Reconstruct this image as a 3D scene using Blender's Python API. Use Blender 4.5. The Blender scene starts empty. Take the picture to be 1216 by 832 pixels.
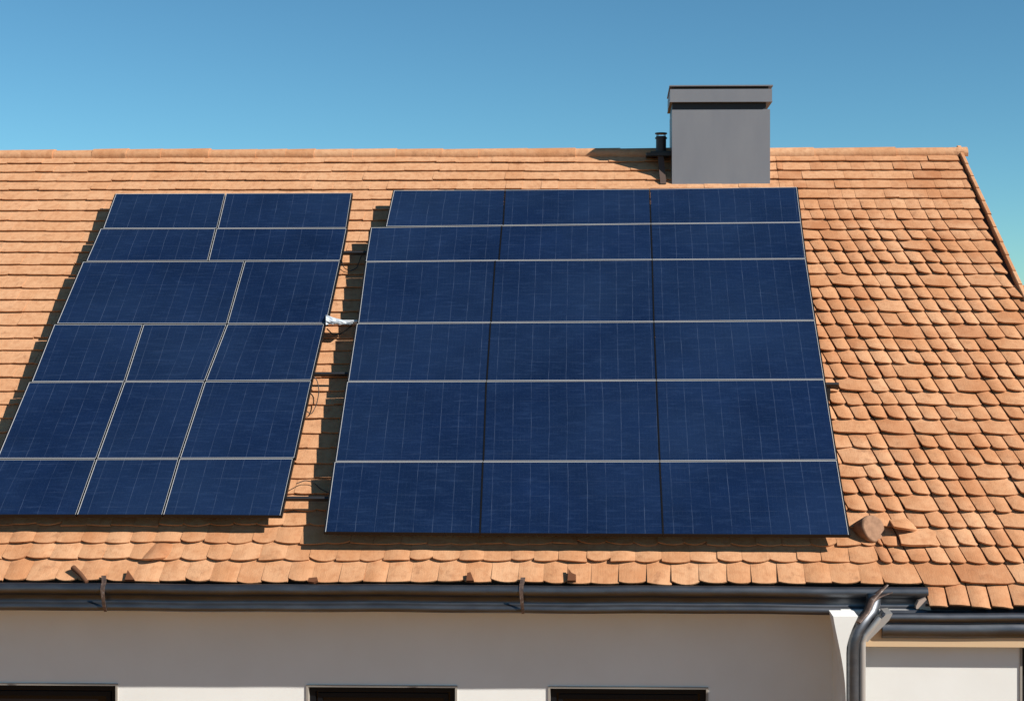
import bpy, math, random
from mathutils import Vector
random.seed(7)
R = math.radians
SC = bpy.context.scene
COL = SC.collection

# ------------------------------------------------------------------ camera
PW, PH = 1216.0, 832.0
TH = R(42.0)
FPX = 1669.0
CX, CY = 704.0, 371.0
YAW = R(1.3)
S0 = 126.0
D = FPX / S0
CAM = Vector((0.0, -D, (695.0 - CY) / S0))
FW = Vector((-math.sin(YAW), math.cos(YAW), 0))
RT = Vector((math.cos(YAW), math.sin(YAW), 0))
cd = bpy.data.cameras.new('camera'); cam = bpy.data.objects.new('camera', cd); COL.objects.link(cam)
cam.location = CAM; cam.rotation_euler = (R(90), 0, YAW)
cd.sensor_width = 36.0; cd.lens = FPX / PW * 36.0
cd.shift_x = -(CX - PW / 2) / PW; cd.shift_y = (CY - PH / 2) / PW
cd.clip_start = 0.1; cd.clip_end = 2000
SC.camera = cam

# ------------------------------------------------------------------ light
SUN = Vector((1.13, -0.53, 0.866)).normalized()
el = math.asin(SUN.z); az = math.atan2(SUN.x, SUN.y)
w = bpy.data.worlds.new('World'); SC.world = w; w.use_nodes = True
nt = w.node_tree; bg = nt.nodes['Background']
sky = nt.nodes.new('ShaderNodeTexSky'); sky.sky_type = 'NISHITA'; sky.sun_disc = False
sky.sun_elevation = el; sky.sun_rotation = az
sky.altitude = 0; sky.air_density = 0.8; sky.dust_density = 0.0; sky.ozone_density = 3.0
tint = nt.nodes.new('ShaderNodeMix'); tint.data_type = 'RGBA'; tint.blend_type = 'MULTIPLY'; tint.inputs[0].default_value = 1.0
tint.inputs[7].default_value = (0.63, 1.05, 1.07, 1)           # the colour cast of the photograph's sky
nt.links.new(sky.outputs[0], tint.inputs[6]); nt.links.new(tint.outputs[2], bg.inputs[0]); bg.inputs[1].default_value = 0.065
sd = bpy.data.lights.new('sun', 'SUN'); so = bpy.data.objects.new('sun', sd); COL.objects.link(so)
sd.energy = 5.0; sd.angle = R(0.5); sd.color = (1.0, 0.955, 0.895)
so.rotation_euler = SUN.to_track_quat('Z', 'Y').to_euler(); so.location = (20, -15, 25)
SC.view_settings.view_transform = 'Standard'; SC.view_settings.look = 'None'
SC.view_settings.gamma = 1.0; SC.view_settings.exposure = 0.6
SC.view_settings.use_curve_mapping = False
SC.cycles.max_bounces = 8; SC.cycles.diffuse_bounces = 5

# ------------------------------------------------------------------ helpers
UU = Vector((0, math.cos(TH), math.sin(TH)))      # up the slope
NN = Vector((0, -math.sin(TH), math.cos(TH)))     # out of the slope
def P(u, v, n=0.0): return Vector((u, 0, 0)) + UU * v + NN * n
def ray(x, y): return FW + RT * ((x - CX) / FPX) + Vector((0, 0, (CY - y) / FPX))
def on_roof(x, y, n=0.0):
    """photo pixel -> (u, v) on the plane parallel to the roof, n above it"""
    d = ray(x, y); t = (n - CAM.dot(NN)) / d.dot(NN); p = CAM + d * t
    return p.x, p.dot(UU)
def on_wall(x, y, Y):
    d = ray(x, y); t = (Y - CAM.y) / d.y; p = CAM + d * t
    return p.x, p.z

class MB:
    def __init__(s): s.v = []; s.f = []; s.m = []; s.sm = []; s.tone = []; s.uv = {}
    def face(s, pts, m=0, smooth=False, tone=0.5):
        b = len(s.v); s.v += [tuple(p) for p in pts]
        s.f.append(tuple(range(b, b + len(pts)))); s.m.append(m); s.sm.append(smooth); s.tone.append(tone)
    def grid(s, rows, m=0, smooth=True, tone=0.5, closed=False):
        b = len(s.v); n = len(rows[0])
        for r in rows: s.v += [tuple(p) for p in r]
        for i in range(len(rows) - 1):
            for j in range(n if closed else n - 1):
                k = (j + 1) % n
                s.f.append((b + i*n + j, b + i*n + k, b + (i+1)*n + k, b + (i+1)*n + j))
                s.m.append(m); s.sm.append(smooth); s.tone.append(tone)
    def box(s, lo, hi, m=0, tone=0.5):
        (a, b, c), (d, e, f) = lo, hi
        q = [(a,b,c),(d,b,c),(d,e,c),(a,e,c),(a,b,f),(d,b,f),(d,e,f),(a,e,f)]
        for ix in ((0,3,2,1),(4,5,6,7),(0,1,5,4),(1,2,6,5),(2,3,7,6),(3,0,4,7)):
            s.face([q[i] for i in ix], m, False, tone)
    def hexa(s, q, m=0, tone=0.5):
        for ix in ((0,3,2,1),(4,5,6,7),(0,1,5,4),(1,2,6,5),(2,3,7,6),(3,0,4,7)):
            s.face([q[i] for i in ix], m, False, tone)
    def prism(s, outline, off, m=0, smooth=False):
        off = Vector(off); n = len(outline); o = [Vector(p) for p in outline]
        s.face(o, m); s.face([p + off for p in reversed(o)], m)
        s.grid([[p for p in o], [p + off for p in o]], m, smooth, closed=True)
    def tube(s, path, r, seg=12, m=0, cap=True, flat=1.0):
        path = [Vector(p) for p in path]; rows = []
        rr = r if isinstance(r, (list, tuple)) else [r] * len(path)
        prev = None
        for i, p in enumerate(path):
            t = (path[min(i+1, len(path)-1)] - path[max(i-1, 0)]).normalized()
            if prev is None:
                a = Vector((0,0,1)) if abs(t.z) < .9 else Vector((1,0,0))
                x = t.cross(a).normalized()
            else:
                x = (prev - t * prev.dot(t)).normalized()
            prev = x; y = t.cross(x)
            rows.append([p + (x * math.cos(k*2*math.pi/seg) + y * math.sin(k*2*math.pi/seg) * flat) * rr[i] for k in range(seg)])
        s.grid(rows, m, True, closed=True)
        if cap: s.face(list(reversed(rows[0])), m); s.face(rows[-1], m)
    def build(s, name, mats, parent=None):
        me = bpy.data.meshes.new(name); me.from_pydata(s.v, [], s.f)
        for mt in (mats if isinstance(mats, (list, tuple)) else [mats]): me.materials.append(mt)
        me.polygons.foreach_set('material_index', s.m); me.polygons.foreach_set('use_smooth', s.sm)
        at = me.attributes.new('tone', 'FLOAT', 'FACE'); at.data.foreach_set('value', s.tone)
        me.update()
        o = bpy.data.objects.new(name, me); COL.objects.link(o)
        if parent is not None: o.parent = parent
        return o
def empty(name, loc):
    o = bpy.data.objects.new(name, None); COL.objects.link(o); o.location = loc; return o
def tag(o, label, cat, group=None, kind=None):
    if label: o['label'] = label
    if cat: o['category'] = cat
    if group: o['group'] = group
    if kind: o['kind'] = kind
    return o
def under(o, root):            # keep world coordinates although the thing's Empty stands at its base
    o.parent = root; o.matrix_parent_inverse = root.matrix_basis.inverted(); return o

# ------------------------------------------------------------------ materials
def mat(name, col, rough=.6, metal=0.0, spec=.5):
    m = bpy.data.materials.new(name); m.use_nodes = True
    b = m.node_tree.nodes['Principled BSDF']
    b.inputs['Base Color'].default_value = (*col, 1); b.inputs['Roughness'].default_value = rough
    b.inputs['Metallic'].default_value = metal; b.inputs['Specular IOR Level'].default_value = spec
    return m
def N(m, t, **kw):
    n = m.node_tree.nodes.new(t)
    for k, v in kw.items(): setattr(n, k, v)
    return n
def L(m, a, b): m.node_tree.links.new(a, b)
def noise(m, scale, detail=4, vec=None, rough=.55):
    n = N(m, 'ShaderNodeTexNoise'); n.inputs['Scale'].default_value = scale
    n.inputs['Detail'].default_value = detail; n.inputs['Roughness'].default_value = rough
    if vec is not None: L(m, vec, n.inputs['Vector'])
    return n.outputs['Fac']
def ramp(m, fac, stops):
    r = N(m, 'ShaderNodeValToRGB'); e = r.color_ramp.elements
    while len(e) < len(stops): e.new(.5)
    for k, (p, c) in enumerate(stops):
        e[k].position = p; e[k].color = (*c, 1) if not isinstance(c, (int, float)) else (c, c, c, 1)
    L(m, fac, r.inputs[0]); return r.outputs[0]
def mixc(m, fac, a, b, mode='MIX'):
    n = N(m, 'ShaderNodeMix', data_type='RGBA', blend_type=mode)
    for sock, val in ((n.inputs[0], fac), (n.inputs[6], a), (n.inputs[7], b)):
        if isinstance(val, (int, float)): sock.default_value = val
        elif isinstance(val, tuple): sock.default_value = (*val, 1)
        else: L(m, val, sock)
    return n.outputs[2]
def mth(m, op, a, b=None):
    n = N(m, 'ShaderNodeMath', operation=op)
    for k, val in ((0, a), (1, b)):
        if val is None: continue
        if isinstance(val, (int, float)): n.inputs[k].default_value = val
        else: L(m, val, n.inputs[k])
    return n.outputs[0]
def bump(m, h, strength, dist=.01):
    b = N(m, 'ShaderNodeBump'); b.inputs['Strength'].default_value = strength; b.inputs['Distance'].default_value = dist
    L(m, h, b.inputs['Height']); L(m, b.outputs[0], m.node_tree.nodes['Principled BSDF'].inputs['Normal'])
def base(m, c): L(m, c, m.node_tree.nodes['Principled BSDF'].inputs['Base Color'])
def objco(m): return N(m, 'ShaderNodeTexCoord').outputs['Object']
def scaled(m, vec, sc):
    n = N(m, 'ShaderNodeMapping'); n.inputs['Scale'].default_value = sc; L(m, vec, n.inputs[0]); return n.outputs[0]

def terracotta(name, c0, c1, c2):
    m = mat(name, c1, .82, spec=.25)
    at = N(m, 'ShaderNodeAttribute', attribute_name='tone').outputs['Fac']
    c = ramp(m, at, [(0, c0), (.5, c1), (1, c2)])
    co = objco(m)
    g = noise(m, 2.2, 5, co); c = mixc(m, ramp(m, g, [(.38, 0.0), (.70, .75)]), c, c2)
    g2 = noise(m, 14, 5, co); c = mixc(m, ramp(m, g2, [(.45, 0.0), (.75, .6)]), c, c0)
    # fine grooves down the slope, as pressed clay has
    st = noise(m, 1.0, 3, scaled(m, co, (90, 5, 5))); c = mixc(m, mth(m, 'MULTIPLY', st, .22), c, c0)
    sp = noise(m, 5.5, 6, co, .7); c = mixc(m, ramp(m, sp, [(.58, 0.0), (.76, .6)]), c, (.16, .065, .03))
    base(m, c)
    bump(m, mth(m, 'ADD', mth(m, 'ADD', noise(m, 120, 4, co), mth(m, 'MULTIPLY', st, .7)), mth(m, 'MULTIPLY', noise(m, 16, 3, co), 2.2)), .45, .005)
    return m
M_TILE = terracotta('clay_tile', (.36, .145, .06), (.475, .225, .102), (.59, .335, .182))
M_DARKCLAY = mat('broken_clay', (.12, .045, .02), .9, spec=.2)
M_DECK = mat('roof_felt', (.05, .025, .015), .9)
M_CLAYCAP = mat('weathered_clay', (.27, .15, .09), .85, spec=.2)
_c = noise(M_CLAYCAP, 18, 5, objco(M_CLAYCAP)); base(M_CLAYCAP, ramp(M_CLAYCAP, _c, [(.3, (.2, .11, .065)), (.7, (.31, .175, .105))]))

M_WALL = mat('white_plaster', (.8, .79, .77), .9, spec=.2)
_co = objco(M_WALL)
base(M_WALL, ramp(M_WALL, noise(M_WALL, 1.4, 6, _co), [(.3, (.74, .725, .675)), (.7, (.79, .78, .735))]))
bump(M_WALL, noise(M_WALL, 160, 3, _co), .25, .003)
M_SOFFIT = mat('soffit_wood', (.36, .22, .12), .75)
M_TAN = mat('tan_board', (.62, .43, .25), .7)

M_GUT = mat('anthracite_metal', (.1, .105, .115), .3, metal=.92, spec=.5)
_co = objco(M_GUT)
base(M_GUT, ramp(M_GUT, noise(M_GUT, 5, 6, scaled(M_GUT, _co, (.6, 3, 3))), [(.4, (.095, .10, .112)), (.75, (.14, .145, .155))]))
L(M_GUT, ramp(M_GUT, noise(M_GUT, 3, 5, _co), [(.3, .40), (.8, .52)]), M_GUT.node_tree.nodes['Principled BSDF'].inputs['Roughness'])
bump(M_GUT, noise(M_GUT, 2.5, 2, scaled(M_GUT, _co, (1, 2, 2))), .25, .02)
M_RUST = mat('rusty_strap', (.10, .065, .048), .6, metal=.3)
_c = noise(M_RUST, 30, 5, objco(M_RUST)); base(M_RUST, ramp(M_RUST, _c, [(.35, (.05, .032, .026)), (.6, (.12, .075, .055)), (.75, (.25, .22, .2))]))
M_ZINC = mat('zinc', (.45, .43, .40), .45, metal=.5)
M_CHIM = mat('chimney_sheet', (.115, .118, .128), .5, metal=0.0, spec=.5)
_co = objco(M_CHIM)
base(M_CHIM, ramp(M_CHIM, noise(M_CHIM, 2.5, 5, scaled(M_CHIM, _co, (2, 2, .5))), [(.3, (.165, .172, .19)), (.7, (.19, .195, .208))]))
M_BLACK = mat('black_metal', (.012, .012, .014), .5)
M_FLUE = mat('flue_metal', (.03, .03, .033), .45, metal=.2)
M_BROWNPOST = mat('brown_post', (.07, .04, .028), .7)

M_SILVER = mat('anodised_silver', (.60, .595, .58), .42, metal=.35)
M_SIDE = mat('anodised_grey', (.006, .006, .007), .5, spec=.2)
M_RAILD = mat('rail_dark', (.022, .022, .024), .5, metal=.2)
M_CABLE = mat('cable_rubber', (.012, .012, .012), .5)
M_WRAP = mat('white_plastic', (.48, .52, .55), .5)

def cells(name, hue):
    m = mat(name, (.01, .03, .1), .2, spec=.5)
    b = m.node_tree.nodes['Principled BSDF']
    uv = N(m, 'ShaderNodeUVMap', uv_map='cells').outputs[0]
    sep = N(m, 'ShaderNodeSeparateXYZ'); L(m, uv, sep.inputs[0]); U, V = sep.outputs[0], sep.outputs[1]
    rnd = N(m, 'ShaderNodeObjectInfo').outputs['Random']
    cmb = N(m, 'ShaderNodeCombineXYZ'); L(m, U, cmb.inputs[0]); L(m, V, cmb.inputs[1]); L(m, mth(m, 'MULTIPLY', rnd, 40), cmb.inputs[2])
    co = cmb.outputs[0]
    def line(coord, pitch, width, off=0.0):
        f = mth(m, 'FRACT', mth(m, 'ADD', mth(m, 'DIVIDE', coord, pitch), off))
        d = mth(m, 'ABSOLUTE', mth(m, 'SUBTRACT', f, .5))
        return mth(m, 'LESS_THAN', d, width / pitch / 2)
    wob = mth(m, 'MULTIPLY', mth(m, 'SUBTRACT', noise(m, 5, 3, co), .5), .012)
    Uw = mth(m, 'ADD', U, wob); Vw = mth(m, 'ADD', V, wob)
    brk = ramp(m, noise(m, 3.5, 4, scaled(m, co, (6, 1.4, 1))), [(.36, .15), (.66, 1.0)])
    brk2 = ramp(m, noise(m, 3.5, 4, scaled(m, co, (1.4, 6, 1))), [(.42, .0), (.68, 1.0)])
    l1 = mth(m, 'MULTIPLY', mth(m, 'MULTIPLY', line(Uw, .186, .0055), brk), .17)
    l2 = mth(m, 'MULTIPLY', mth(m, 'MULTIPLY', line(Uw, .042, .004), brk2), .03)
    l3 = mth(m, 'MULTIPLY', mth(m, 'MULTIPLY', line(Vw, .186, .006), brk2), .07)
    ll = mth(m, 'MAXIMUM', mth(m, 'MAXIMUM', l1, l2), l3)
    tone = noise(m, 1.6, 3, co)
    c = ramp(m, tone, [(.3, tuple(x * .8 for x in hue)), (.7, tuple(x * 1.18 for x in hue))])
    c = mixc(m, mth(m, 'MULTIPLY', rnd, .5), c, (hue[0] * .7, hue[1] * .75, hue[2] * .75))
    # dust: streaks along the glass and fine speckle
    dz = ramp(m, noise(m, 6, 6, scaled(m, co, (.9, 5, 1)), .7), [(.5, 0.0), (.8, .2)])
    sp = ramp(m, noise(m, 70, 3, scaled(m, co, (1, 1.6, 1))), [(.5, 0.0), (.85, .14)])
    c = mixc(m, mth(m, 'MAXIMUM', dz, sp), c, (.055, .10, .21))
    cl_ = ramp(m, noise(m, .55, 3, objco(m)), [(.40, 0.0), (.72, .30)])
    c = mixc(m, cl_, c, (.020, .042, .095))            # thin uneven film of dust over the glass
    c = mixc(m, ll, c, (.20, .26, .38))
    base(m, c)
    L(m, ramp(m, noise(m, 4, 4, co), [(.3, .12), (.8, .28)]), b.inputs['Roughness'])
    return m
M_CELL = cells('solar_cells', (.0043, .0122, .041))

M_PANE = mat('window_glass', (.006, .007, .009), .08, spec=.3)
M_WFRAME = mat('window_frame_dark', (.007, .0075, .009), .4, spec=.15)
M_TRIM = mat('window_trim', (.30, .27, .23), .7)
M_GROUND = mat('bare_ground', (.40, .27, .15), .95, spec=.1)
_co = objco(M_GROUND)
base(M_GROUND, ramp(M_GROUND, noise(M_GROUND, .5, 8, _co), [(.3, (.21, .086, .009)), (.7, (.28, .118, .014))]))
M_WOOD = mat('dry_wood', (.11, .048, .024), .85, spec=.2)

# ------------------------------------------------------------------ ground
GZ = -3.3
g = MB(); g.face([(-500, -500, GZ), (500, -500, GZ), (500, 500, GZ), (-500, 500, GZ)])
tag(g.build('ground', M_GROUND), 'bare ochre ground round the house', None, None, 'structure')

# ------------------------------------------------------------------ house: roof
house = empty('house', (0, 3, GZ))
tag(house, 'white plastered house with an orange clay tile roof and dark gutters', 'house')

VR = on_roof(600, 181)[1]                       # slope length at the ridge
U_LEFT = -10.6
verge_t = on_roof(1137, 181); verge_b = on_roof(1212, 352)
V_WING = on_roof(1205, 350)[1]                  # where the wing's own ridge begins
U_WING = 6.6
def u_verge(v):
    k = (v - verge_b[1]) / (verge_t[1] - verge_b[1]); return verge_b[0] + (verge_t[0] - verge_b[0]) * k
V_LOW = on_roof(1160, 723)[1]
U_STEP = on_roof(1101, 712)[0]

deck = MB()
def slab(pts, n0, n1, m=0):
    deck.hexa([P(u, v, n0) for u, v in pts] + [P(u, v, n1) for u, v in pts], m)
slab([(U_LEFT, .05), (U_STEP - .02, .05), (U_STEP - .02, V_WING), (U_LEFT, V_WING)], -.11, -.01)
slab([(U_STEP - .02, V_LOW + .05), (U_WING, V_LOW + .05), (U_WING, V_WING), (U_STEP - .02, V_WING)], -.11, -.01)
slab([(U_LEFT, V_WING), (u_verge(V_WING), V_WING), (u_verge(VR), VR), (U_LEFT, VR)], -.11, -.01)
# back slope, plain deck plus clay sheet
apex = P(0, VR); YR, ZR = apex.y, apex.z
bk = lambda u, v, n: Vector((u, 2 * YR - P(0, v, n).y, P(0, v, n).z))
uR = u_verge(VR)
deck.hexa([bk(U_LEFT, .05, -.11), bk(U_LEFT, VR, -.11), bk(uR, VR, -.11), bk(uR + .9, .05, -.11),
           bk(U_LEFT, .05, -.01), bk(U_LEFT, VR, -.01), bk(uR, VR, -.01), bk(uR + .9, .05, -.01)], 0)
wing_apex = P(0, V_WING); YW, ZW = wing_apex.y, wing_apex.z
uwv = u_verge(V_WING) + .03
deck.hexa([Vector((uwv, YW, ZW - .12)), Vector((U_WING, YW, ZW - .12)), Vector((U_WING, 2*YW, -.12)), Vector((uwv, 2*YW, -.12)),
           Vector((uwv, YW, ZW - .01)), Vector((U_WING, YW, ZW - .01)), Vector((U_WING, 2*YW, -.01)), Vector((uwv, 2*YW, -.01))], 0)

def tile(mb, u0, u1, v0, v1, amp, camber, twist, thick, lift, jit, tone, sq=2.2, lean=0.0, nx=6, ny=3):
    """one clay tile: bottom edge at v0 (rounded corners), top end under the next row"""
    wd = u1 - u0
    top = []
    for j in range(ny + 1):
        b = j / ny; row = []
        for i in range(nx + 1):
            a = -1 + 2 * i / nx
            vb = v0 + amp * abs(a) ** sq + jit * a
            v = vb + (v1 - vb) * b
            u = u0 + wd * (a + 1) / 2 + lean * (v - v0)
            n = lift * (1 - b) + .004 + camber * (1 - a * a) * (1 - .5 * b) + twist * a * (1 - b)
            row.append((u, v, n))
        top.append(row)
    W = lambda t: P(*t)
    mb.grid([[W(p) for p in r] for r in top], 0, True, tone)
    lo = lambda p, d=thick: W((p[0], p[1], p[2] - d))
    fr = top[0]
    mb.grid([[lo(p) for p in fr], [W(p) for p in fr]], 0, True, tone * .9)
    for k in (0, -1):
        sd_ = [r[k] for r in top]
        mb.grid([[W(p) for p in sd_], [lo(p) for p in sd_]], 0, True, tone * .9)

EXPO = .2135
tiles = MB()
rows = []; v = 0.0
while v < VR - .06:
    rows.append(v); v += EXPO * (1 + random.uniform(-.06, .06)) * (1.22 if len(rows) == 1 else 1.0) * (.9 if v > VR - 1.0 else 1)
rows.append(VR)
rows = [V_LOW] + rows
SEAM = on_roof(1050, 690)[0]
def smooth(a, b, x):
    t = max(0, min(1, (x - a) / (b - a))); return t * t * (3 - 2 * t)
u_arr = on_roof(950, 300)[0]
rng = random.Random(11)
for r in range(len(rows) - 1):
    v0, v1 = rows[r], rows[r + 1]
    full = r > 0
    uL = U_LEFT if full else U_STEP
    uR_ = (u_verge((v0 + v1) / 2) - .03) if v0 > V_WING - .05 else U_WING
    # column boundary between the plain left field and the scalloped right field
    vv = v0
    ub = SEAM if vv < .75 else on_roof(960, 400)[0] - .1
    # ---- left field
    if full:
        wav = rng.uniform(0, 6)
        low = 1 - smooth(.3, 1.6, vv)
        wid = .225 + .02 * low
        u = uL + rng.uniform(-.1, 0) + (wid / 2 if r % 2 else 0)
        while u < ub:
            ww = wid * rng.uniform(.9, 1.12)
            if rng.random() < .08 * (1 - low): ww *= 1.8
            u1 = min(u + ww, ub)
            if u1 - u > .05:
                k = rng.random()
                tile(tiles, u, u1 - .0003 - .0007 * low - (.018 if u1 == ub and vv < .75 else 0), v0 + rng.uniform(-.0025, .0025) * (1 + low) + .006 * math.sin(u * 1.7 + wav) + .004 * math.sin(u * 6.1 + 2 * wav), v1 + .05,
                     (.005 + .024 * low) * rng.uniform(.3, 1.5), .001 + .018 * low * k, rng.uniform(-.001, .001) + low * (rng.uniform(-.005, .003) if u < -.8 else rng.uniform(-.012, .004)),
                     .016, .030 + rng.uniform(-.004, .006), rng.uniform(-.003, .003) * (1 + 3 * low), max(0, min(1, rng.gauss(.74 - .2 * low, .05 + .07 * low))))
            u = u1
            if ub - u < .01: break
    # ---- right field
    st = max(ub, uL)
    s = 1 - smooth(5.0, 6.0, vv)
    wid = .178
    if not full: wid = .20
    widerow = rng.random() < .07 and full
    ph = (-r * .30 * wid) % wid
    kx = math.floor((st - ph) / wid)
    u = st + .004
    while u < uR_ - .02:
        loc = s * (1 - .55 * smooth(uR_ - .9, uR_ - .3, u) * (1 if v0 > V_WING else 0)) * (.55 + .6 * rng.random())
        kx += 1
        if widerow: kx += rng.choice([1, 1, 2])
        elif rng.random() < .07 + .12 * (1 - s): kx += 1
        u1 = min(kx * wid + ph + rng.uniform(-.014, .014), uR_)
        if uR_ - u1 < .05: u1 = uR_
        if u1 - u < .03: continue
        gap = .002 + .012 * loc
        tile(tiles, u, u1 - gap, v0 + rng.uniform(-.009, .009) * (.4 + s), v1 + .055,
             (.007 + .031 * loc) * (1 if full else .3), .004 + .017 * loc, rng.uniform(-.004, .003) - .009 * loc,
             .019, .029 + .010 * rng.random(), rng.uniform(-.010, .010) * s, max(0, min(1, rng.gauss(.36, .17))), rng.choice([2.2, 2.8, 3.6]),
             lean=-.22 * s if full else 0.0)
        u = u1

roof = deck.build('roof', [M_DECK]); under(roof, house)
tl = tiles.build('roof_tiles', [M_TILE]); under(tl, house)

# plain clay covering on the unseen back slopes
bs = MB()
for k in range(int((VR) / .22)):
    a, b = k * .22, (k + 1) * .22
    bs.hexa([bk(U_LEFT, a, 0), bk(U_LEFT, b + .03, -.006), bk(uR + .9 * (1 - b / VR), b + .03, -.006), bk(uR + .9 * (1 - a / VR), a, 0),
             bk(U_LEFT, a, .03), bk(U_LEFT, b + .03, .004), bk(uR + .9 * (1 - b / VR), b + .03, .004), bk(uR + .9 * (1 - a / VR), a, .03)], 0)
o = bs.build('back_roof_tiles', [M_TILE]); under(o, house)

# ridge tiles
rd = MB(); rng = random.Random(5)
def ridge(u0, u_end, y, z, rad, ln, fall=0.0):
    u = u0
    while u < u_end - .02:
        l = ln * rng.uniform(.75, 1.3); e = min(u + l, u_end)
        if u_end - e < .15: e = u_end
        r0 = rad * rng.uniform(.96, 1.06); r1 = r0 * .93
        dz = rng.uniform(-.006, .006); tn = max(0, min(1, rng.gauss(.6, .18)))
        ring = lambda x, rr: [Vector((x, y + rr * 1.25 * math.cos(t), z + dz + rr * (math.sin(t)) - .035)) for t in [math.pi * (1.14 - 1.28 * k / 14) for k in range(15)]]
        rd.grid([ring(u, r1), ring(u + (e - u) * .5, (r0 + r1) / 2), ring(e + .02, r0)], 0, True, tn)
        rd.grid([ring(e + .02, r0), ring(e + .02, r0 - .018)], 0, False, tn * .8)
        rd.grid([ring(u, r1), ring(u, r1 - .018)], 0, False, tn * .8)
        u = e
ridge(U_LEFT, u_verge(VR) + .1, YR, ZR - .008, .098, .5)
o = rd.build('ridge_tiles', [M_TILE]); under(o, house)
rd = MB(); ridge(uwv + .02, U_WING, YW, ZW + .02, .085, .45)
o = rd.build('ridge_tiles', [M_TILE]); under(o, house)

# verge tiles along the sloping right edge
vg = MB(); rng = random.Random(9)
vv = V_WING - .15
while vv < VR:
    ve = min(vv + .27 * rng.uniform(.9, 1.1), VR + .02)
    ua, ubb = u_verge(vv), u_verge(ve); wdt = .052 * rng.uniform(.92, 1.1); lf = .012; tn = max(0, min(1, rng.gauss(.55, .16)))
    q = lambda du, v_, n, uu: P(uu + du, v_, n)
    vt = ve + .03
    sec = lambda uu, v_, up: [q(0, v_, -.03, uu), q(.0, v_, .050 + up, uu), q(.008, v_, .056 + up, uu), q(wdt - .006, v_, .054 + up, uu), q(wdt, v_, .046 + up, uu), q(wdt + .004, v_, -.12, uu)]
    A, B = sec(ua, vv, lf), sec(ubb + (ubb - ua) * .1, vt, 0)
    vg.grid([A, B], 0, False, tn)
    vg.face([A[0], A[1], A[2], A[3], A[4], A[5]], 0, False, tn * .8)
    vv = ve
o = vg.build('verge_tiles', [M_TILE]); under(o, house)

# left verge board and gable, fascia, soffit
WY = .45; WYR = -.125; YP = -.40
fb = MB()
fb.box((U_LEFT, .085, -.17), (U_STEP - .03, .11, -.06))
fb.box((U_LEFT, .11, -.17), (2.0, WY, -.15))
o = fb.build('fascia', [M_SOFFIT]); under(o, house)
tb = MB()
x0 = on_wall(1026, 760, -.27)[0]
z0 = on_wall(1100, 767.5, -.26)[1]
tb.box((x0, -.262, z0), (U_WING, -.235, -.28))
o = tb.build('eaves_board', [M_TAN]); under(o, house)

# ------------------------------------------------------------------ house: walls with window openings
WT = .3
wl = MB()
ztop = on_wall(400, 812.5, WY)[1]
wins = [(-70, 140), (364, 543), (651, 841)]
op = [(on_wall(a, 812, WY)[0], on_wall(b, 812, WY)[0]) for a, b in wins]
wb = ztop - 1.25
UCOR = on_wall(992, 760, WYR)[0]
xs = [U_LEFT + .3] + [c for p in op for c in p] + [UCOR + .3]
wl.box((xs[0], WY, ztop), (xs[-1], WY + WT, .25))
wl.box((xs[0], WY, GZ), (xs[-1], WY + WT, wb))
for i in range(0, len(xs), 2): wl.box((xs[i], WY, wb), (xs[i+1], WY + WT, ztop))
# wing wall: stands forward; flared strip before it added to catch the sun
pl_, pr_ = [], []
for k in range(15):
    y = 731.5 + (834 - 731.5) * k / 14
    pl_.append(on_wall(989.5 + 15 * math.sin((k / 14) * math.pi / 2) ** 1.15, y, YP))
    pr_.append(on_wall(1005 + 14 * max(0, 1 - k / 5.5) ** 1.5, y, YP))
sunlit_strip = [Vector((x, YP, z)) for x, z in pl_] + [Vector((pl_[-1][0], YP, GZ)), Vector((pr_[-1][0], YP, GZ))] + [Vector((x, YP, z)) for x, z in reversed(pr_)]
wl.prism(sunlit_strip, (0, -YP + WYR - .003, 0))
xb = pl_[-1][0]; ztopw = pl_[0][1]
xd0, xd1 = on_wall(1211, 766, WYR)[0], on_wall(1211, 766, WYR)[0] + .95
zd = on_wall(1200, 766, WYR)[1]
out = [Vector((xb, WYR, ztopw)), Vector((xb, WYR, GZ)), Vector((xd0, WYR, GZ)), Vector((xd0, WYR, ztopw))]
wl.prism(out, (0, .62, 0))
wl.box((xd0, WYR, zd), (xd1, WYR + .62, ztopw))
wl.box((xd1, WYR, GZ), (U_WING - .2, WYR + .62, ztopw))
wl.box((2.3, .2, ztopw - .004), (U_WING - .2, .41, .12))
# back, gables
bY = 2 * YR - WY
wl.box((U_LEFT + .3, bY - WT, GZ), (uR + .3, bY, .2))
gab = lambda x: [Vector((x, WY + .3, GZ)), Vector((x, bY - .3, GZ)), Vector((x, bY - .3, .2)), Vector((x, YR, ZR - .2)), Vector((x, WY + .3, .2))]
wl.prism(gab(U_LEFT + .3), (WT, 0, 0)); wl.prism(gab(uR - .35), (WT, 0, 0))
wl.box((U_WING - .5, .41, GZ), (U_WING - .2, 2 * YW - .4, .1))
wl.box((uR - .05, 2 * YW - .7, GZ), (U_WING - .5, 2 * YW - .4, .1))
o = wl.build('wall', [M_WALL]); under(o, house)

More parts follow.
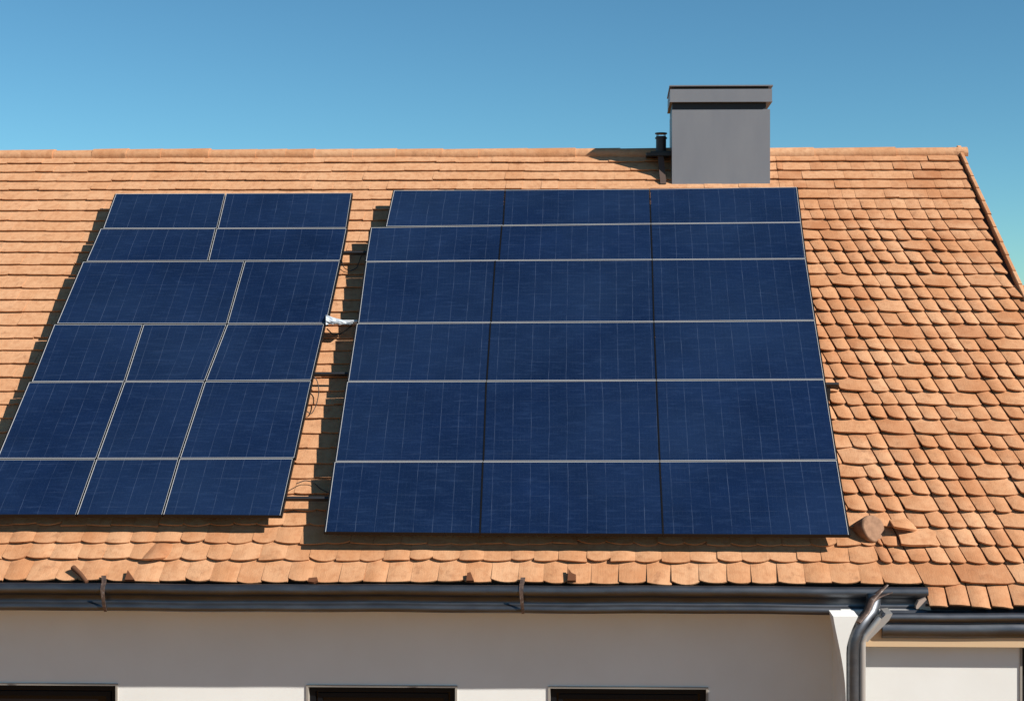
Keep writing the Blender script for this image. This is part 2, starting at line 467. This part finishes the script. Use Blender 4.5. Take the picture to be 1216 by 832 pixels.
def window(x0, x1, zt, zb_, Y, mull=True):
    f = MB(); t = .055; d0, d1 = Y + .05, Y + .12
    f.box((x0 + .022, d0, zt - .022 - t), (x1 - .022, d1, zt - .022)); f.box((x0 + .022, d0, zb_), (x1 - .022, d1, zb_ + t))
    f.box((x0 + .022, d0, zb_ + t), (x0 + .022 + t, d1, zt - .022 - t)); f.box((x1 - .022 - t, d0, zb_ + t), (x1 - .022, d1, zt - .022 - t))
    s_ = .045; e0, e1 = Y + .065, Y + .105
    a0, a1, b0, b1 = x0 + .03 + t + .012, x1 - .03 - t - .012, zb_ + t + .012, zt - .03 - t - .012
    f.box((a0, e0, b1 - s_), (a1, e1, b1)); f.box((a0, e0, b0), (a1, e1, b0 + s_))
    f.box((a0, e0, b0 + s_), (a0 + s_, e1, b1 - s_)); f.box((a1 - s_, e0, b0 + s_), (a1, e1, b1 - s_))
    w_ = f.build('window', [M_WFRAME]); under(w_, house)
    p = MB(); p.box((x0 + .03, Y + .085, zb_ + .03), (x1 - .03, Y + .095, zt - .03)); p.build('pane', [M_PANE], w_)
    tr = MB()
    tr.box((x0, Y - .012, zt - .02), (x1, Y + .14, zt)); tr.box((x0, Y - .012, zb_), (x0 + .02, Y + .14, zt - .02)); tr.box((x1 - .02, Y - .012, zb_), (x1, Y + .14, zt - .02))
    tr.build('window_trim', [M_TRIM], w_)
    return w_
for a, b in op: window(a, b, ztop, wb, WY)
window(xd0, xd1, zd, GZ + .05, WYR)

# ------------------------------------------------------------------ house: gutters
def arc(cy, cz, r, a0, a1, n): return [(cy + r * math.cos(R(a0 + (a1 - a0) * k / n)), cz + r * math.sin(R(a0 + (a1 - a0) * k / n))) for k in range(n + 1)]
# outside runs from the front roll down to the lower tube; -y is towards the viewer
prof_a = arc(-.062, -.062, .052, 60, 250, 14) + [(-.052, -.13), (-.048, -.17), (-.052, -.192)] + arc(-.048, -.235, .040, 115, 320, 12) \
    + [(.03, -.24), (.06, -.2), (.075, -.12), (.08, -.01), (.07, -.01), (.06, -.09), (.02, -.12), (-.02, -.08)]
prof_b = arc(-.09, -.048, .042, 60, 240, 12) + [(-.088, -.10)] + arc(-.045, -.165, .082, 130, 300, 14) + [(.03, -.22), (.055, -.16), (.06, -.01), (.05, -.01), (.045, -.09), (.0, -.1), (-.045, -.06)]
def gutter(prof, x0, x1, y, z, n=60):
    g_ = MB(); rows_ = []
    for i in range(n + 1):
        x = x0 + (x1 - x0) * i / n
        dz = .0035 * math.sin(x * 2.1) + .002 * math.sin(x * 5.3 + 1)
        rows_.append([Vector((x, y + a, z + b + dz)) for a, b in prof])
    g_.grid(rows_, 0, True, closed=True)
    g_.face(rows_[0]); g_.face(list(reversed(rows_[-1])))
    o_ = g_.build('gutter', [M_GUT]); under(o_, house); return o_
gz = on_wall(500, 695.5, -.07)[1] + .022
ux_end = on_wall(1101, 710, -.05)[0]
GA = gutter(prof_a, U_LEFT, ux_end, 0, gz)
eav = P(0, V_LOW)
gzb = on_wall(1150, 726.5, eav.y - .08)[1]
ux_b0 = on_wall(1047, 735, eav.y - .08)[0]
GB = gutter(prof_b, ux_b0, U_WING, eav.y, gzb)

def strap(px, topx, wd=.045):
    s_ = MB(); x = on_wall(px, 712, -.11)[0]; xt = on_wall(topx, 690, -.02)[0]
    off = [(-.02, .055, xt), (-.045, .012, (x + xt) / 2)] + [(-.062 + .062 * math.cos(R(a)), -.062 + .062 * math.sin(R(a)), x) for a in (110, 140, 165, 190)] + \
        [(-.122, -.12, x + .004), (-.112, -.19, x + .008), (-.10, -.235, x + .012), (-.08, -.275, x + .014)]
    A, B = [], []
    for k, (a, b, xx) in enumerate(off):
        ww = wd * (1.0 - .45 * k / len(off))
        A.append(Vector((xx - ww / 2, a, gz + b))); B.append(Vector((xx + ww / 2, a, gz + b)))
    ins = Vector((0, .008, -.002))
    s_.grid([A, B]); s_.grid([[p + ins for p in A], [p + ins for p in B]])
    s_.grid([A, [p + ins for p in A]]); s_.grid([B, [p + ins for p in B]])
    o_ = s_.build('gutter_strap', [M_RUST]); under(o_, GA); o_['label'] = 'rusty brown strap clamped over the gutter'
for px, tx in ((122, 123), (619, 621)): strap(px, tx)

# downpipe from the end of the left gutter
dp = MB()
W_ = lambda x, y, Y: (on_wall(x, y, Y)[0], Y, on_wall(x, y, Y)[1])
dp.tube([W_(1038, 706, -.10), W_(1037, 717, -.13), W_(1033, 727, -.20), W_(1025, 737, -.27), W_(1017, 749, -.31), W_(1013, 761, -.325),
         W_(1012, 776, -.325), W_(1012, 800, -.325), (W_(1012, 800, -.325)[0], -.325, GZ + .1)], [.07, .068, .066, .065, .064, .063, .063, .063, .063], 20)
o = dp.build('downpipe', [M_GUT]); under(o, house); DP = o
hp = MB()                                   # slim straight lining pipe beside it
a = W_(1023.5, 757, -.30)
hp.tube([W_(1045, 733, -.30), W_(1036, 744, -.31), W_(1027, 754, -.315), W_(1024, 762, -.315), (a[0], -.315, GZ + .1)], .032, 12)
o = hp.build('side_pipe', [M_ZINC]); under(o, DP)
bk_ = MB()                                  # forked bracket over the gutter end
bk_.tube([W_(1019, 739, -.37), W_(1029, 727, -.30), W_(1035, 712, -.19), W_(1044, 703, -.14), W_(1054, 694, -.09)], [.03, .035, .04, .028, .014], 10, flat=.5)
bk_.tube([W_(1035, 714, -.2), W_(1045, 708, -.17), W_(1060, 703, -.15)], [.03, .022, .008], 10, flat=.5)
o = bk_.build('forked_bracket', [M_RUST]); under(o, DP)
cl = MB(); p0 = Vector(W_(1015.5, 790, -.325))
# end plate of the lower gutter
ep = MB()
ep.prism([W_(1027, 757, -.33), W_(1052, 729, -.33), W_(1060, 728, -.33), W_(1056, 736, -.33), W_(1048, 744, -.33), W_(1030, 762, -.33)], (0, .25, 0))
o = ep.build('end_plate', [M_ZINC]); under(o, GB)
mo = MB(); rng = random.Random(3)
q = [W_(1088, 719, -.13), W_(1091, 713, -.13), W_(1099, 709, -.13), W_(1103, 716, -.13), W_(1106, 725, -.13), W_(1096, 723, -.13), W_(1088, 722.5, -.13)]
mo.prism(q, (0, .10, 0)); mt_mortar = mat('mortar', (.45, .33, .26), .9)
o = mo.build('mortar_patch', [mt_mortar]); under(o, house)

# ------------------------------------------------------------------ house: chimney and flue
cu0, cv0 = on_roof(798, 217.5, .03); cu1, _ = on_roof(914.5, 217.5, .03)
cf = P(0, cv0, .03); CYF = cf.y
ct = on_wall(850, 122, CYF)[1]; ctt = on_wall(850, 101.5, CYF - .03)[1]
CH = empty('chimney', (cu0, CYF, cf.z)); under(CH, house)
CDEP = .95
c = MB(); c.box((cu0, CYF, cf.z - .2), (cu1, CYF + CDEP, ct - .085))
zz = ct - .01
under(c.build('body', [M_CHIM]), CH)
k = MB(); k.box((cu0 + .003, CYF + .012, ct - .084), (cu1 - .05, CYF + CDEP - .02, ct + .014)); under(k.build('cap_shadow_band', [M_BLACK]), CH)  # black inset box stands in for the shadow under the cap
sh = .062
k = MB(); zt2 = ct + .015; zt3 = ctt - .05
k.box((cu0 - .026, CYF - .05, zt2), (cu1 + .02, CYF + CDEP + .03, zt3)); 
k.box((cu0 - .03, CYF - .056, zt2 - .014), (cu1 + .024, CYF + CDEP + .034, zt2 - .001))
under(k.build('cap', [M_CHIM]), CH)
k = MB(); k.box((cu0 + .02, CYF + .01, zt3 + .001), (cu1 - .02, CYF + CDEP + .02, zt3 + .034)); under(k.build('cap_joint', [M_BLACK]), CH)
k = MB(); k.box((cu0 - .034, CYF - .06, zt3 + .035), (cu1 + .032, CYF + CDEP + .04, ctt)); under(k.build('cap_plate', [M_CHIM]), CH)
FY = CYF + .28
pl0, zpl = on_wall(767, 183, FY); pl1 = cu0 - .002
FLU = empty('flue_pipe', (pl0, FY, zpl)); under(FLU, house)
k = MB(); k.box((pl0, FY - .13, zpl - .035), (pl1, FY + .22, zpl + .005)); k.box((pl0 + .06, FY - .09, zpl + .006), (pl1, FY + .18, zpl + .028)); under(k.build('platform', [M_BLACK]), FLU)
pxm, _ = on_wall(785, 170, FY); zpt = on_wall(785, 158, FY)[1]
k = MB(); k.tube([(pxm, FY, zpl), (pxm, FY, zpt - .045)], .066, 20); under(k.build('pipe', [M_FLUE]), FLU)
k = MB(); k.tube([(pxm, FY, zpt - .075), (pxm, FY, zpt - .06)], .078, 20); k.tube([(pxm, FY, zpt - .015), (pxm, FY, zpt)], .078, 20)
for t in range(4):
    a_ = t * math.pi / 2 + .6
    k.tube([(pxm + .066 * math.cos(a_), FY + .066 * math.sin(a_), zpt - .06), (pxm + .066 * math.cos(a_), FY + .066 * math.sin(a_), zpt - .01)], .006, 6)
under(k.build('rain_cap', [M_FLUE]), FLU)
pa, pb = on_wall(781, 187, FY - .1)[0], on_wall(788, 187, FY - .1)[0]
k = MB(); zlow = P(0, cv0 + .02).z
k.hexa([(pa + .03, CYF - .02, zlow), (pb + .03, CYF - .02, zlow), (pb + .03, CYF + .06, zlow), (pa + .03, CYF + .06, zlow),
        (pa, FY - .11, zpl - .036), (pb, FY - .11, zpl - .036), (pb, FY - .03, zpl - .036), (pa, FY - .03, zpl - .036)])
under(k.build('support_post', [M_BROWNPOST]), FLU)

# clay vent and the lifted tile beside it near the eave
vu, vvv = on_roof(1037, 634, .03)
k = MB(); c0 = P(vu, vvv, .0)
ax = Vector((.5, -.8, .33)).normalized()
def vdisc(cen, r, sx=1.0):
    xx = Vector((1, 0, 0)); xx = (xx - ax * xx.dot(ax)).normalized(); yy = ax.cross(xx)
    return [cen + (xx * math.cos(t * 2 * math.pi / 28) * r * sx + yy * math.sin(t * 2 * math.pi / 28) * r * .98) * (1 + .03 * math.sin(3 * t * 2 * math.pi / 28)) for t in range(28)]
cc = c0 + NN * .09 + Vector((0, 0, .02))
rr_ = [vdisc(cc - ax * .22, .11), vdisc(cc - ax * .03, .138), vdisc(cc - ax * .008, .134), vdisc(cc, .12)]
k.grid(rr_, 0, True, closed=True); k.face(rr_[-1])
under(k.build('clay_vent', [M_CLAYCAP]), house)
k = MB(); lu0, lv0 = on_roof(1060, 633, .05)
tile(k, lu0, lu0 + .24, lv0, lv0 + .22, .03, .03, -.05, .03, .095, .02, .5, 2.6)
tile(k, lu0 + .06, lu0 + .42, lv0 - .16, lv0 + .12, .03, .015, -.02, .03, .06, .02, .6, 2.6)
under(k.build('lifted_tile', [M_TILE]), house)

k = MB(); lu0, lv0 = on_roof(163, 666, .05)
tile(k, lu0, lu0 + .25, lv0, lv0 + .24, .045, .045, .012, .022, .04, .0, .0, 2.0, lean=.25, nx=10)
under(k.build('curled_tile', [M_TILE]), house)

# ------------------------------------------------------------------ solar panels
HP = .24                                     # top of the frames above the batten plane
def panel(corners, side_w, bar_w, label, group, side_mat, gapf=.25, last=False, ends=(False, False), lips=(False, False)):
    """corners: photo pixels bottom-left, bottom-right, top-right, top-left, laid on the plane HP above the roof"""
    q = [on_roof(x, y, HP) for x, y in corners]
    g_ = .009
    uvc = []
    for (u, v), (du, dv) in zip(q, ((1, 1), (-1, 1), (-1, -1), (1, -1))): uvc.append((u + du * g_ * gapf, v + dv * g_ * .3))
    bl, br, tr, tl_ = uvc
    sl, sr = (.0042 if ends[0] else side_w), (.0042 if ends[1] else side_w)
    inner = [(bl[0] + sl, bl[1] + bar_w), (br[0] - sr, br[1] + bar_w), (tr[0] - sr, tr[1] - bar_w), (tl_[0] + sl, tl_[1] - bar_w)]
    root = empty('solar_panel', P(sum(p[0] for p in uvc) / 4, sum(p[1] for p in uvc) / 4, HP - .04))
    h1, h0 = HP, HP - .042
    f = MB()
    O1 = [P(u, v, h1) for u, v in uvc]; I1 = [P(u, v, h1) for u, v in inner]
    O0 = [P(u, v, h0) for u, v in uvc]; I0 = [P(u, v, h0) for u, v in inner]
    for i in range(4):
        j = (i + 1) % 4; m_ = 0 if i in (0, 2) else 1
        if (i == 3 and ends[0]) or (i == 1 and ends[1]): m_ = 0
        if i == 0 and last: m_ = 2
        f.face([O1[i], O1[j], I1[j], I1[i]], m_)
        f.face([O0[i], O0[j], O1[j], O1[i]], 2)
        f.face([I1[i], I1[j], I0[j], I0[i]], m_)
        f.face([O0[j], O0[i], I0[i], I0[j]], 2)
    for i, on in ((3, lips[0]), (1, lips[1])):
        if on:
            a_, b_ = (uvc[3], uvc[0]) if i == 3 else (uvc[1], uvc[2]); d_ = -.016 if i == 3 else .016
            f.hexa([P(a_[0] + d_, a_[1], h0), P(a_[0], a_[1], h0), P(b_[0], b_[1], h0), P(b_[0] + d_, b_[1], h0),
                    P(a_[0] + d_, a_[1], h1 - .003), P(a_[0], a_[1], h1 - .003), P(b_[0], b_[1], h1 - .003), P(b_[0] + d_, b_[1], h1 - .003)], 2)
    under(f.build('frame', [M_SILVER, side_mat, M_SIDE]), root)
    gl = MB(); e = .0015
    ins = [(inner[0][0] + e, inner[0][1] + e), (inner[1][0] - e, inner[1][1] + e), (inner[2][0] - e, inner[2][1] - e), (inner[3][0] + e, inner[3][1] - e)]
    gl.hexa([P(u, v, h1 - .012) for u, v in ins] + [P(u, v, h1 - .004) for u, v in ins])
    go = gl.build('cell_glass', [M_CELL]); me = go.data
    W0 = ((ins[1][0] - ins[0][0]) + (ins[2][0] - ins[3][0])) / 2; H0 = ((ins[3][1] - ins[0][1]) + (ins[2][1] - ins[1][1])) / 2
    uvl = me.uv_layers.new(name='cells')
    cor = [(0, 0), (W0, 0), (W0, H0), (0, H0)] * 2
    order = ((0,3,2,1),(4,5,6,7),(0,1,5,4),(1,2,6,5),(2,3,7,6),(3,0,4,7))
    for pi_, p in enumerate(me.polygons):
        for li, cidx in zip(p.loop_indices, order[pi_]): uvl.data[li].uv = cor[cidx]
    under(go, root)
    tag(root, label, 'solar panel', group)
    return root

RN = ['top', 'second', 'third', 'fourth', 'fifth', 'bottom']
# array under the chimney: for each row the four column lines, top and bottom
RA = [((468, 226), (600, 225.5), (771.5, 224.5), (946, 222), (458.5, 269), (597.5, 267.5), (773, 265.5), (951, 264)),
      ((441, 270), (596, 268), (773, 265.8), (951, 264), (434.5, 310.5), (592.5, 309), (774.5, 308), (956.5, 307)),
      ((435, 310.8), (588, 309.3), (774.5, 308.3), (956.5, 307.2), (425.5, 383.5), (583, 382.5), (776.5, 381.5), (967.5, 380)),
      ((424, 384), (582.5, 383), (776.5, 382), (967.5, 380.5), (413.5, 452.5), (578, 452), (779.5, 451), (978.5, 450)),
      ((412.5, 453), (577.5, 452.5), (779.5, 451.5), (978.5, 450.5), (398.5, 547.5), (574, 547.3), (783.5, 547), (993.5, 546)),
      ((397.5, 548), (573.5, 547.8), (783.5, 547.5), (993.5, 546.5), (386, 631.5), (570, 633), (787.5, 634), (1008, 635))]
CN = ['left', 'middle', 'right']
for r, row in enumerate(RA):
    for c_ in range(3):
        cs = [row[4 + c_], row[5 + c_], row[1 + c_], row[c_]]
        nb = {0: 'top row', 1: 'second row', 2: 'third row', 3: 'fourth row', 4: 'fifth row', 5: 'bottom row'}[r]
        panel(cs, .0062, .0056, f'dark blue solar panel, {CN[c_]} column of the wide array, {nb}', 'solar panels of the wide three-column array', M_SIDE, .12, r == 5, (c_ == 0, c_ == 2), (c_ == 0, c_ == 2))
LA = [[((137, 230), (268, 229.5), (258, 271), (122, 271)), ((268, 229.5), (418, 229), (411.5, 270.5), (258, 271))],
      [((119, 271.5), (256.5, 271.3), (247, 309.5), (102, 310)), ((256.5, 271.3), (412, 271), (404.5, 309), (247, 309.5))],
      [((98, 310.8), (290.5, 310), (269.5, 384), (67, 384)), ((290.5, 310), (404, 309.5), (388, 383.5), (269.5, 384))],
      [((64, 385), (170, 385), (148, 452.5), (37, 453)), ((170, 385), (269.5, 384.8), (243.5, 452), (148, 452.5)), ((269.5, 384.8), (385.5, 384.5), (370, 451), (243.5, 452))],
      [((34, 453.5), (147.5, 453), (114.5, 544), (-4, 544)), ((147.5, 453), (243, 452.8), (213, 543.8), (114.5, 544)), ((243, 452.8), (370, 452), (350, 543.5), (213, 543.8))],
      [((-6, 545), (114, 544.8), (90.5, 611), (-38, 611)), ((114, 544.8), (212.5, 544.5), (193, 611), (90.5, 611)), ((212.5, 544.5), (348.5, 544), (333.5, 612), (193, 611))]]
for r, row in enumerate(LA):
    for c_, (tl0, tr0, br0, bl0) in enumerate(row):
        cn = (['left', 'right'] if len(row) == 2 else CN)[c_]
        wd = 'wide ' if (r, c_) == (2, 0) else ''
        nb = ['top row', 'second row', 'third row', 'fourth row', 'fifth row', 'bottom row'][r]
        panel((bl0, br0, tr0, tl0), .0037, .0056, f'{wd}dark blue solar panel, {cn} one in {nb} of the narrower array', 'solar panels of the narrower array', M_SILVER, .9, r == 5, lips=(c_ == 0, c_ == len(row) - 1))

# mounting rails that carry both arrays
def rail(y, xl, xr, m, label, hooks):
    n0, n1 = HP - .085, HP - .045
    u0, v0 = on_roof(xl, y, HP - .06); u1, v1 = on_roof(xr, y, HP - .06)
    root = empty('mounting_rail', P((u0 + u1) / 2, (v0 + v1) / 2, n0))
    b = MB(); vm = (v0 + v1) / 2; h = .015
    b.hexa([P(u0, vm - h, n0), P(u1, vm - h, n0), P(u1, vm + h, n0), P(u0, vm + h, n0), P(u0, vm - h, n1), P(u1, vm - h, n1), P(u1, vm + h, n1), P(u0, vm + h, n1)])
    under(b.build('bar', [m]), root)
    for hx in hooks:
        k_ = MB(); uh = on_roof(hx, y, HP - .06)[0]
        k_.hexa([P(uh - .02, vm - .10, .02), P(uh + .02, vm - .10, .02), P(uh + .02, vm + .02, .02), P(uh - .02, vm + .02, .02),
                 P(uh - .02, vm - .018, n0), P(uh + .02, vm - .018, n0), P(uh + .02, vm + .018, n0), P(uh - .02, vm + .018, n0)])
        under(k_.build('roof_hook', [m]), root)
    tag(root, label, 'rail', 'mounting rails under the solar panels')
rail(382, 80, 960, M_SILVER, 'bright silver mounting rail bridging the gap beside the white wrap', (140, 330, 520, 700, 900))
rail(444, 60, 968, M_RAILD, 'dark mounting rail bridging the gap below the white wrap', (100, 300, 500, 700, 900))
rail(456, 500, 996, M_RAILD, 'dark rail whose end juts out right of the wide array', (560, 800, 984))
rail(300, 110, 945, M_RAILD, 'dark mounting rail under the upper rows near the chimney', (160, 350, 600, 900))
rail(592, 20, 985, M_RAILD, 'dark mounting rail lowest above the gutter', (60, 250, 500, 700, 900))

# cables hanging in the gap
def cable(pts, label, r=.005):
    root = empty('cable', P(*on_roof(*pts[0][:2], .06), .06))
    path = []
    for i in range(len(pts) - 1):
        for k_ in range(6):
            t = k_ / 6
            x, y, n = [pts[i][q_] + (pts[i+1][q_] - pts[i][q_]) * t for q_ in range(3)]
            path.append(P(*on_roof(x, y, n), n))
    path.append(P(*on_roof(*pts[-1]), pts[-1][2]))
    for _ in range(3):
        path = [path[0]] + [(path[i-1] + path[i] * 2 + path[i+1]) / 4 for i in range(1, len(path) - 1)] + [path[-1]]
    k_ = MB(); k_.tube(path, r, 8); o_ = k_.build('sheath', [M_CABLE]); under(o_, root)
    tag(root, label, 'cable', 'black cables in the gap between the arrays')
cable([(372, 446, .17), (377, 452, .12), (379, 465, .08), (376, 480, .07), (370, 492, .07), (364, 488, .12)], 'black cable looping out beside the fifth row of the narrower array')
cable([(408, 290, .15), (405, 306, .08), (408, 318, .06), (416, 322, .06), (424, 318, .06), (428, 306, .1), (432, 300, .15)], 'black cable sagging across the gap near the upper rows')
cable([(352, 574, .15), (362, 570, .08), (372, 572, .06), (380, 580, .06), (390, 585, .1), (396, 584, .15)], 'black cable lying across the gap near the bottom row')
cable([(388, 390, .15), (396, 398, .09), (406, 396, .08), (418, 386, .14)], 'short black cable drooping just under the white wrap', .007)

# white wrap on the silver rail
k = MB(); rng = random.Random(2)
rows_ = []
for i in range(9):
    t = i / 8; x = 387 + 32 * t; hgt = 9.5 * (1 - t) ** 1.3 + 2.0
    r_ = []
    for j in range(8):
        a_ = j / 7
        n = HP + .01 + .03 * math.sin(a_ * math.pi) * (1 - t * .6) + rng.uniform(-.012, .012)
        r_.append(P(*on_roof(x, 385 - hgt * (1 - a_) + rng.uniform(-.6, .6), n), n))
    for j in range(8):
        a_ = 1 - j / 7; n = HP - .05
        r_.append(P(*on_roof(x, 385 - hgt * (1 - a_), n), n))
    rows_.append(r_)
k.grid(rows_, 0, False, closed=True); k.face(rows_[0]); k.face(list(reversed(rows_[-1])))
tag(k.build('plastic_wrap', [M_WRAP]), 'crumpled white plastic wrap tied round the rail between both arrays', 'plastic wrap')

# junction box at the right edge of the wide array
ju, jv = on_roof(989, 459, .06)
k = MB(); k.hexa([P(ju - .06, jv - .03, .045), P(ju + .06, jv - .03, .045), P(ju + .06, jv + .03, .045), P(ju - .06, jv + .03, .045),
                  P(ju - .05, jv - .024, .085), P(ju + .05, jv - .024, .085), P(ju + .05, jv + .024, .085), P(ju - .05, jv + .024, .085)])
k.tube([P(ju - .06, jv, .06), P(ju - .12, jv + .01, .08)], .012, 8)
tag(k.build('junction_box', [M_BROWNPOST]), 'small brown junction box on the tiles beside the wide array', 'junction box')

# ------------------------------------------------------------------ bits lying along the eave
def shard(pts, label, name='tile_shard', cat='tile shard', th=.03, n=.045, m=M_DARKCLAY, group='broken bits lying along the eave'):
    k_ = MB(); k_.prism([P(*on_roof(x, y, n), n) for x, y in pts], NN * th)
    tag(k_.build(name, [m]), label, cat, group)
shard([(149, 690), (152.5, 678.5), (160.5, 690)], 'pointed brown shard standing between the twig and the curved tile')
shard([(366, 692), (367, 688), (377, 687), (378, 691), (373, 693)], 'flat brown shard at the eave below the gap between arrays')
shard([(554, 691), (555, 682), (559, 681), (563, 691)], 'dark brown shard at the eave just left of the rusty strap')
shard([(674, 691), (675, 677), (679, 682), (684, 684), (684, 691)], 'notched dark brown shard at the eave right of the rusty strap')
k = MB(); a0, b0 = on_roof(87, 674, .06), on_roof(103, 691, .05)
k.tube([P(*a0, .07), P((a0[0] + b0[0]) / 2 + .008, (a0[1] + b0[1]) / 2, .068), P(*b0, .05)], [.026, .022, .02], 8)
tag(k.build('twig', [M_WOOD]), 'short brown wooden stick lying on the tiles above the gutter', 'stick')
